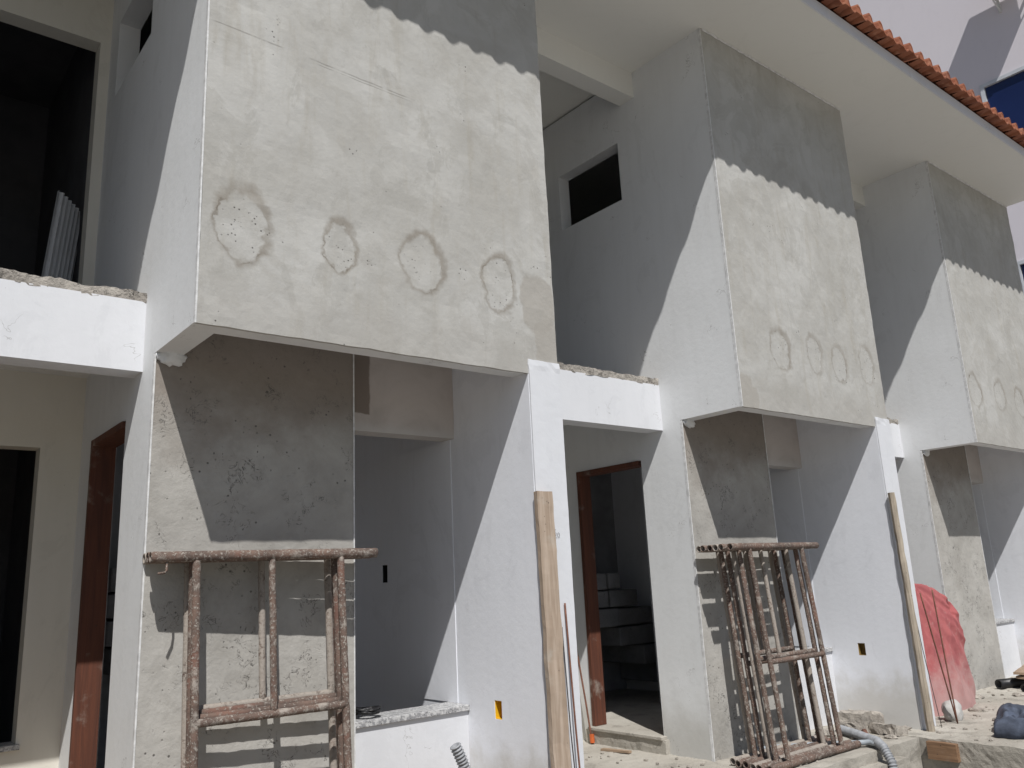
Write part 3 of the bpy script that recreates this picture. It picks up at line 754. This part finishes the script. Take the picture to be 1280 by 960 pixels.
one(mb, 'draped_cloth', M['redcloth'], 'faded red cloth draped over a waist high heap beside the far white pier', 'cloth', smooth=True)
mb = MB(); mb.blob((6.42, 0.0, ZG+0.07), (0.085, 0.08, 0.10), 4, 3, 0.25)
one(mb, 'stone', M['bag'], 'pale rounded stone on the ground at the foot of the faded red cloth', 'stone', smooth=True)

# navy cloth in a heap at the lower right
mb = MB(); n = 80; x0, y0 = 5.83, -0.80
for j in range(n+1):
    for k in range(n+1):
        u, v = k/n, j/n
        x = 5.86 + 0.62*u; y = -0.56 + 0.23*u - 0.55*v
        e = min(u, 1-u, v, 1-v)*2
        q = Vector((x*5, y*5, 1.3))
        h = 0.20*min(1, e*2.6)**0.4*(0.8+0.35*noise.noise(q*0.8)) + (0.05-0.22*abs(noise.noise(Vector((u*3.4+v*1.6, v*2.0-u*1.2, 2.0))+noise.noise_vector(q)*0.6)))*min(1, e*3) + 0.10*(0.3-abs(noise.noise(Vector((u*3.0-v*6.0, v*3+u*4, 7.0))+noise.noise_vector(q*1.3)*0.5)))*min(1, e*4)
        mb.v.append((x + 0.03*noise.noise(q*1.7), y + 0.03*noise.noise(q*1.9+Vector((9, 0, 0))), ZG + 0.006 + 0.19*math.tanh(max(0, h)/0.17)))
for j in range(n):
    for k in range(n):
        a = j*(n+1)+k; mb.f.append((a, a+1, a+n+2, a+n+1))
o = one(mb, 'cloth_heap', M['blue'], 'crumpled navy blue cloth lying on the concrete edge at the lower right', 'cloth', smooth=True)
sm = o.modifiers.new('thick', 'SOLIDIFY'); sm.thickness = 0.006

mb = roughbox(5.515, 5.68, -0.41, -0.19, -0.265, -0.140, 0.05, 0.003, 7, 4.0)
one(mb, 'wood_block', M['block'], 'brown wooden block set into the edge of the concrete below the red cloth', 'block')
for k, (x, y, z, l, a, lab) in enumerate(((8.95, 0.33, 0.02, 0.95, 0.25, 'upper of the thin boards lying on pipes by the far column'), (9.0, 0.25, -0.02, 1.0, 0.10, 'lower of the thin boards lying on pipes by the far column'))):
    mb = roughbox(-l/2, l/2, -0.07, 0.07, -0.012, 0.012, 0.06, 0.004, 6, 20.+k)
    o = one(mb, 'board', M['boards'], lab, 'board', 'boards by the far column'); o.location = (x, y, z); o.rotation_euler = (0.05, 0.02, a)
for k, (pts, r, lab) in enumerate((([(8.42, 0.42, ZG+.05), (8.7, 0.30, ZG+.05), (9.2, 0.25, ZG+.055)], 0.05, 'thicker black pipe under the thin boards by the far column'),
                                   ([(8.30, 0.14, ZG+.04), (8.55, 0.05, ZG+.045), (9.0, 0.05, ZG+.04)], 0.038, 'thinner black hose lying in front of the thin boards'))):
    mb = MB(); mb.tube(pts, r, 12, hollow=0.75); one(mb, 'pipe', M['black'], lab, 'pipe', 'black pipes by the far column', smooth=True)

def cor(a): return 0.029 + 0.005*math.sin(a*2*math.pi/0.019)
mb = MB(); mb.tube([(1.66, 0.50, 0.325), (1.70, 0.495, 0.24), (1.75, 0.485, 0.10), (1.82, 0.47, -0.14)], cor, 12, step=0.003, hollow=0.7)
one(mb, 'corrugated_conduit', M['conduit'], 'grey corrugated conduit sticking up in front of the white parapet of the near house', 'conduit', smooth=True)
mb = MB(); mb.tube([(5.35, 0.42, -0.085), (5.22, 0.20, -0.085), (5.08, 0.02, -0.080), (4.99, -0.09, -0.072), (4.93, -0.17, -0.10), (4.90, -0.235, -0.19), (4.88, -0.26, -0.32), (4.87, -0.27, -0.46)], cor, 12, step=0.003)
one(mb, 'corrugated_conduit', M['conduit'], 'grey corrugated conduit bending down over the concrete edge beside the stack of six frames', 'conduit', smooth=True)
mb = MB(); mb.tube([(4.35, 0.52, -0.1), (4.7, 0.30, -0.1), (4.95, 0.08, -0.1), (5.0, -0.02, -0.09), (4.97, -0.10, -0.085)], 0.02, 10, step=0.03)
one(mb, 'hose', M['pipegrey'], 'smooth bluish grey hose on the ground behind the stack of six frames', 'hose', smooth=True)

# broken masonry and offcuts on the pavement of the middle house
rub = [('broken_block', (5.50, 0.36, ZG+0.075), (0.14, 0.10, 0.08), 'largest broken concrete block beside the pier of the middle house'),
       ('broken_block', (5.80, 0.44, ZG+0.07), (0.20, 0.09, 0.045), 'flat slab of broken concrete lying against the pier of the middle house'),
       ('broken_block', (5.56, 0.12, ZG+0.03), (0.12, 0.08, 0.035), 'low broken concrete piece in front of the larger one beside the middle pier')]
for k, (nm, c, r, lab) in enumerate(rub):
    mb = roughbox(-r[0], r[0], -r[1], r[1], -r[2], r[2], 0.03, 0.018, 9, 30.+k)
    o = one(mb, nm, M['rubble'], lab, 'rubble', 'broken concrete by the middle pier'); o.location = c; o.rotation_euler = (0.1*k, 0.06, 0.5*k+0.3)
mb = MB(); mb.tube([(5.12, 0.05, -0.095), (5.42, 0.25, -0.095)], 0.022, 10, hollow=0.75)
one(mb, 'pipe_offcut', M['rebar'], 'short rusty pipe offcut on the ground beside the conduit', 'pipe', smooth=True)
mb = roughbox(-0.13, 0.13, -0.02, 0.02, -0.008, 0.008, 0.04, 0.003, 9, 41)
o = one(mb, 'wood_offcut', M['boards'], 'short wooden stick lying in front of the middle doorstep', 'stick'); o.location = (3.752, 1.36, ZG+0.012); o.rotation_euler = (0, 0, math.radians(-80))
mb = MB()
for k in range(420):
    x = random.uniform(2.4, 9.8); y = random.uniform(-0.05, 1.9) if x < 5.6 else random.uniform(-1.0, 1.6)
    if (3.85 < x < 5.8 and y > 0.5): continue
    s = random.uniform(0.003, 0.016)*(1.6 if k % 23 == 0 else 1)
    mb.blob((x, y, ZG+s*0.5), (s*random.uniform(.8, 1.6), s*random.uniform(.8, 1.6), s*.8), k, 1, 0.5)
o = mb.build('gravel', M['rubble']); o['kind'] = 'stuff'

# flakes of hardened mortar and offcuts along the pavement edge
spots = [(4.95, 0.33, 0.05), (5.25, 0.48, 0.07), (5.75, 0.10, 0.05), (6.05, 0.30, 0.045), (5.40, 0.02, 0.04), (6.60, -0.30, 0.05), (6.95, 0.02, 0.06), (7.35, -0.12, 0.05), (7.7, 0.35, 0.06), (8.05, 0.10, 0.045), (7.1, -0.55, 0.06), (6.75, -0.75, 0.05)]
for k, (x, y, sz) in enumerate(spots):
    mb = MB(); mb.blob((0, 0, 0), (sz*1.3, sz, sz*0.45), 50+k, 2, 0.55, 1.6)
    o = mb.build('mortar_lump', M['rubble'], loc=(x, y, ZG+sz*0.22)); o.rotation_euler = (0, 0, k*1.3)
    tag(o, 'small lump of hardened mortar scattered on the dusty concrete at the lower right', 'mortar lump', 'mortar lumps on the dusty concrete')
# coil of black cable on the granite sill
mb = MB(); pts = []
for k in range(190):
    a = k*0.33
    rr = 0.062 + 0.014*math.sin(k*0.71) + 0.006*math.sin(k*1.9)
    pts.append((1.27 + rr*math.cos(a)*0.95, 0.775 + rr*math.sin(a)*0.9, 0.506 + 0.022*(0.5+0.5*math.sin(k*0.23)) + 0.022*abs(math.sin(k*0.111))))
mb.tube(pts, 0.0062, 6)
one(mb, 'cable_coil', M['black'], 'coil of black cable lying on the granite sill of the near house', 'cable', smooth=True)

# corrugated roof sheets standing inside the near house's upper room
mb = MB(); nw, wd = 40, 0.30
for t in (0, 0.006):
    for z in (0, 1.22):
        for k in range(nw+1):
            u = k/nw; mb.v.append((wd*u, t + 0.014*math.sin(u*2*math.pi*6.5), z))
for k in range(nw):
    m = nw+1
    for a in (0, 2*m): mb.f.append((a+k, a+k+1, a+m+k+1, a+m+k))
    mb.f.append((k, k+1, 2*m+k+1, 2*m+k)); mb.f.append((m+k, m+k+1, 3*m+k+1, 3*m+k))
o = one(mb, 'roof_sheet', M['sheet'], 'white corrugated roofing sheet standing inside the dark balcony opening', 'roof sheet')
o.location = (-0.30, 2.20, 2.695); o.rotation_euler = (0, math.radians(8.2), math.radians(48))

# ------------------------------------------------------------------ the taller building behind
B = thing('apartment_building', 'tall cream apartment building with blue glazed windows rising behind the tiled eave', 'building', (14, 0, 0))
mb = MB(); holes = [(-0.9, 1.30, z0, z0+1.5) for z0 in (1.3, 4.55, 7.91, 11.3)]
mb.wall('x', 0, 0.2, -2.2, 14, -0.46, 15.5, holes)
mb.box(0.2005, 9, -2.2, 14, -0.46, 15.5)
mb.build('wall', M['tower'], B)
for h in holes:
    mb = MB(); e = 0.065
    mb.wall('x', -0.025, 0.08, h[0], h[1], h[2], h[3], [(h[0]+e, 0.18, h[2]+e, h[3]-e), (0.24, h[1]-e, h[2]+e, h[3]-e)])
    w = mb.build('window', M['alu'], B)
    mb = MB(); mb.box(0.03, 0.04, h[0]+e, h[1]-e, h[2]+e, h[3]-e); mb.build('pane', M['glass'], w)
A = thing('air_conditioner', 'white air conditioner unit on wall brackets high on the cream apartment building', 'air conditioner', (14, 0.48, 10.84))
mb = MB(); mb.box(-0.55, -0.20, -0.40, 0.40, 0.0, 0.55); mb.build('casing', M['acbody'], A, bevel=0.02)
mb = MB()
for k in range(9):
    rr = 0.03 + 0.022*k
    mb.tube([(-0.556, 0.10+rr*math.cos(a*math.pi/12), 0.275+rr*math.sin(a*math.pi/12)) for a in range(25)], 0.004, 5)
mb.build('fan_grille', M['alu'], A)
for y in (-0.27, 0.27):
    mb = MB(); mb.box(-0.55, 0.0, y-0.02, y+0.02, -0.045, -0.002); mb.box(-0.03, -0.001, y-0.02, y+0.02, -0.26, -0.0455)
    mb.tube([(-0.42, y, -0.045), (-0.02, y, -0.23)], 0.014, 6)
    mb.build('bracket', M['acbody'], A)

# ------------------------------------------------------------------ light, sky, camera
sun = bpy.data.lights.new('sun', 'SUN'); sun.energy = 5.0; sun.angle = math.radians(0.5); sun.color = (1.0, 0.98, 0.945)
so = bpy.data.objects.new('sun', sun); COL.objects.link(so)
so.rotation_euler = SUN.to_track_quat('-Z', 'Y').to_euler(); so.location = (-8, -15, 25)
w = bpy.data.worlds.new('World'); S.world = w; w.use_nodes = True
nt = w.node_tree; bg = nt.nodes['Background']
sky = nt.nodes.new('ShaderNodeTexSky'); sky.sky_type = 'NISHITA'; sky.sun_disc = False
sky.sun_elevation = math.asin(-SUN.z); sky.sun_rotation = math.atan2(-SUN.x, -SUN.y)
nt.links.new(sky.outputs[0], bg.inputs[0]); bg.inputs[1].default_value = 0.062

cam = bpy.data.cameras.new('camera'); co = bpy.data.objects.new('camera', cam); COL.objects.link(co)
rt = Vector((0.7784634, -0.6259114, -0.0472183)); up = Vector((-0.1096222, -0.2096380, 0.9716146)); fw = Vector((0.6180435, 0.7511902, 0.2318092))
mw = Matrix((rt, up, -fw)).transposed().to_4x4(); mw.translation = Vector((-1.14525, -3.55157, 1.17638))
co.matrix_world = mw
cam.sensor_fit = 'HORIZONTAL'; cam.sensor_width = 36.0; cam.lens = 36.0*1042.758/1280.0
cam.clip_start = 0.05; cam.clip_end = 500
S.camera = co
S.view_settings.view_transform = 'Standard'; S.view_settings.look = 'None'
S.view_settings.exposure = -0.10; S.view_settings.gamma = 1.0
S.view_settings.use_curve_mapping = False
S.render.resolution_x = 1024; S.render.resolution_y = 768
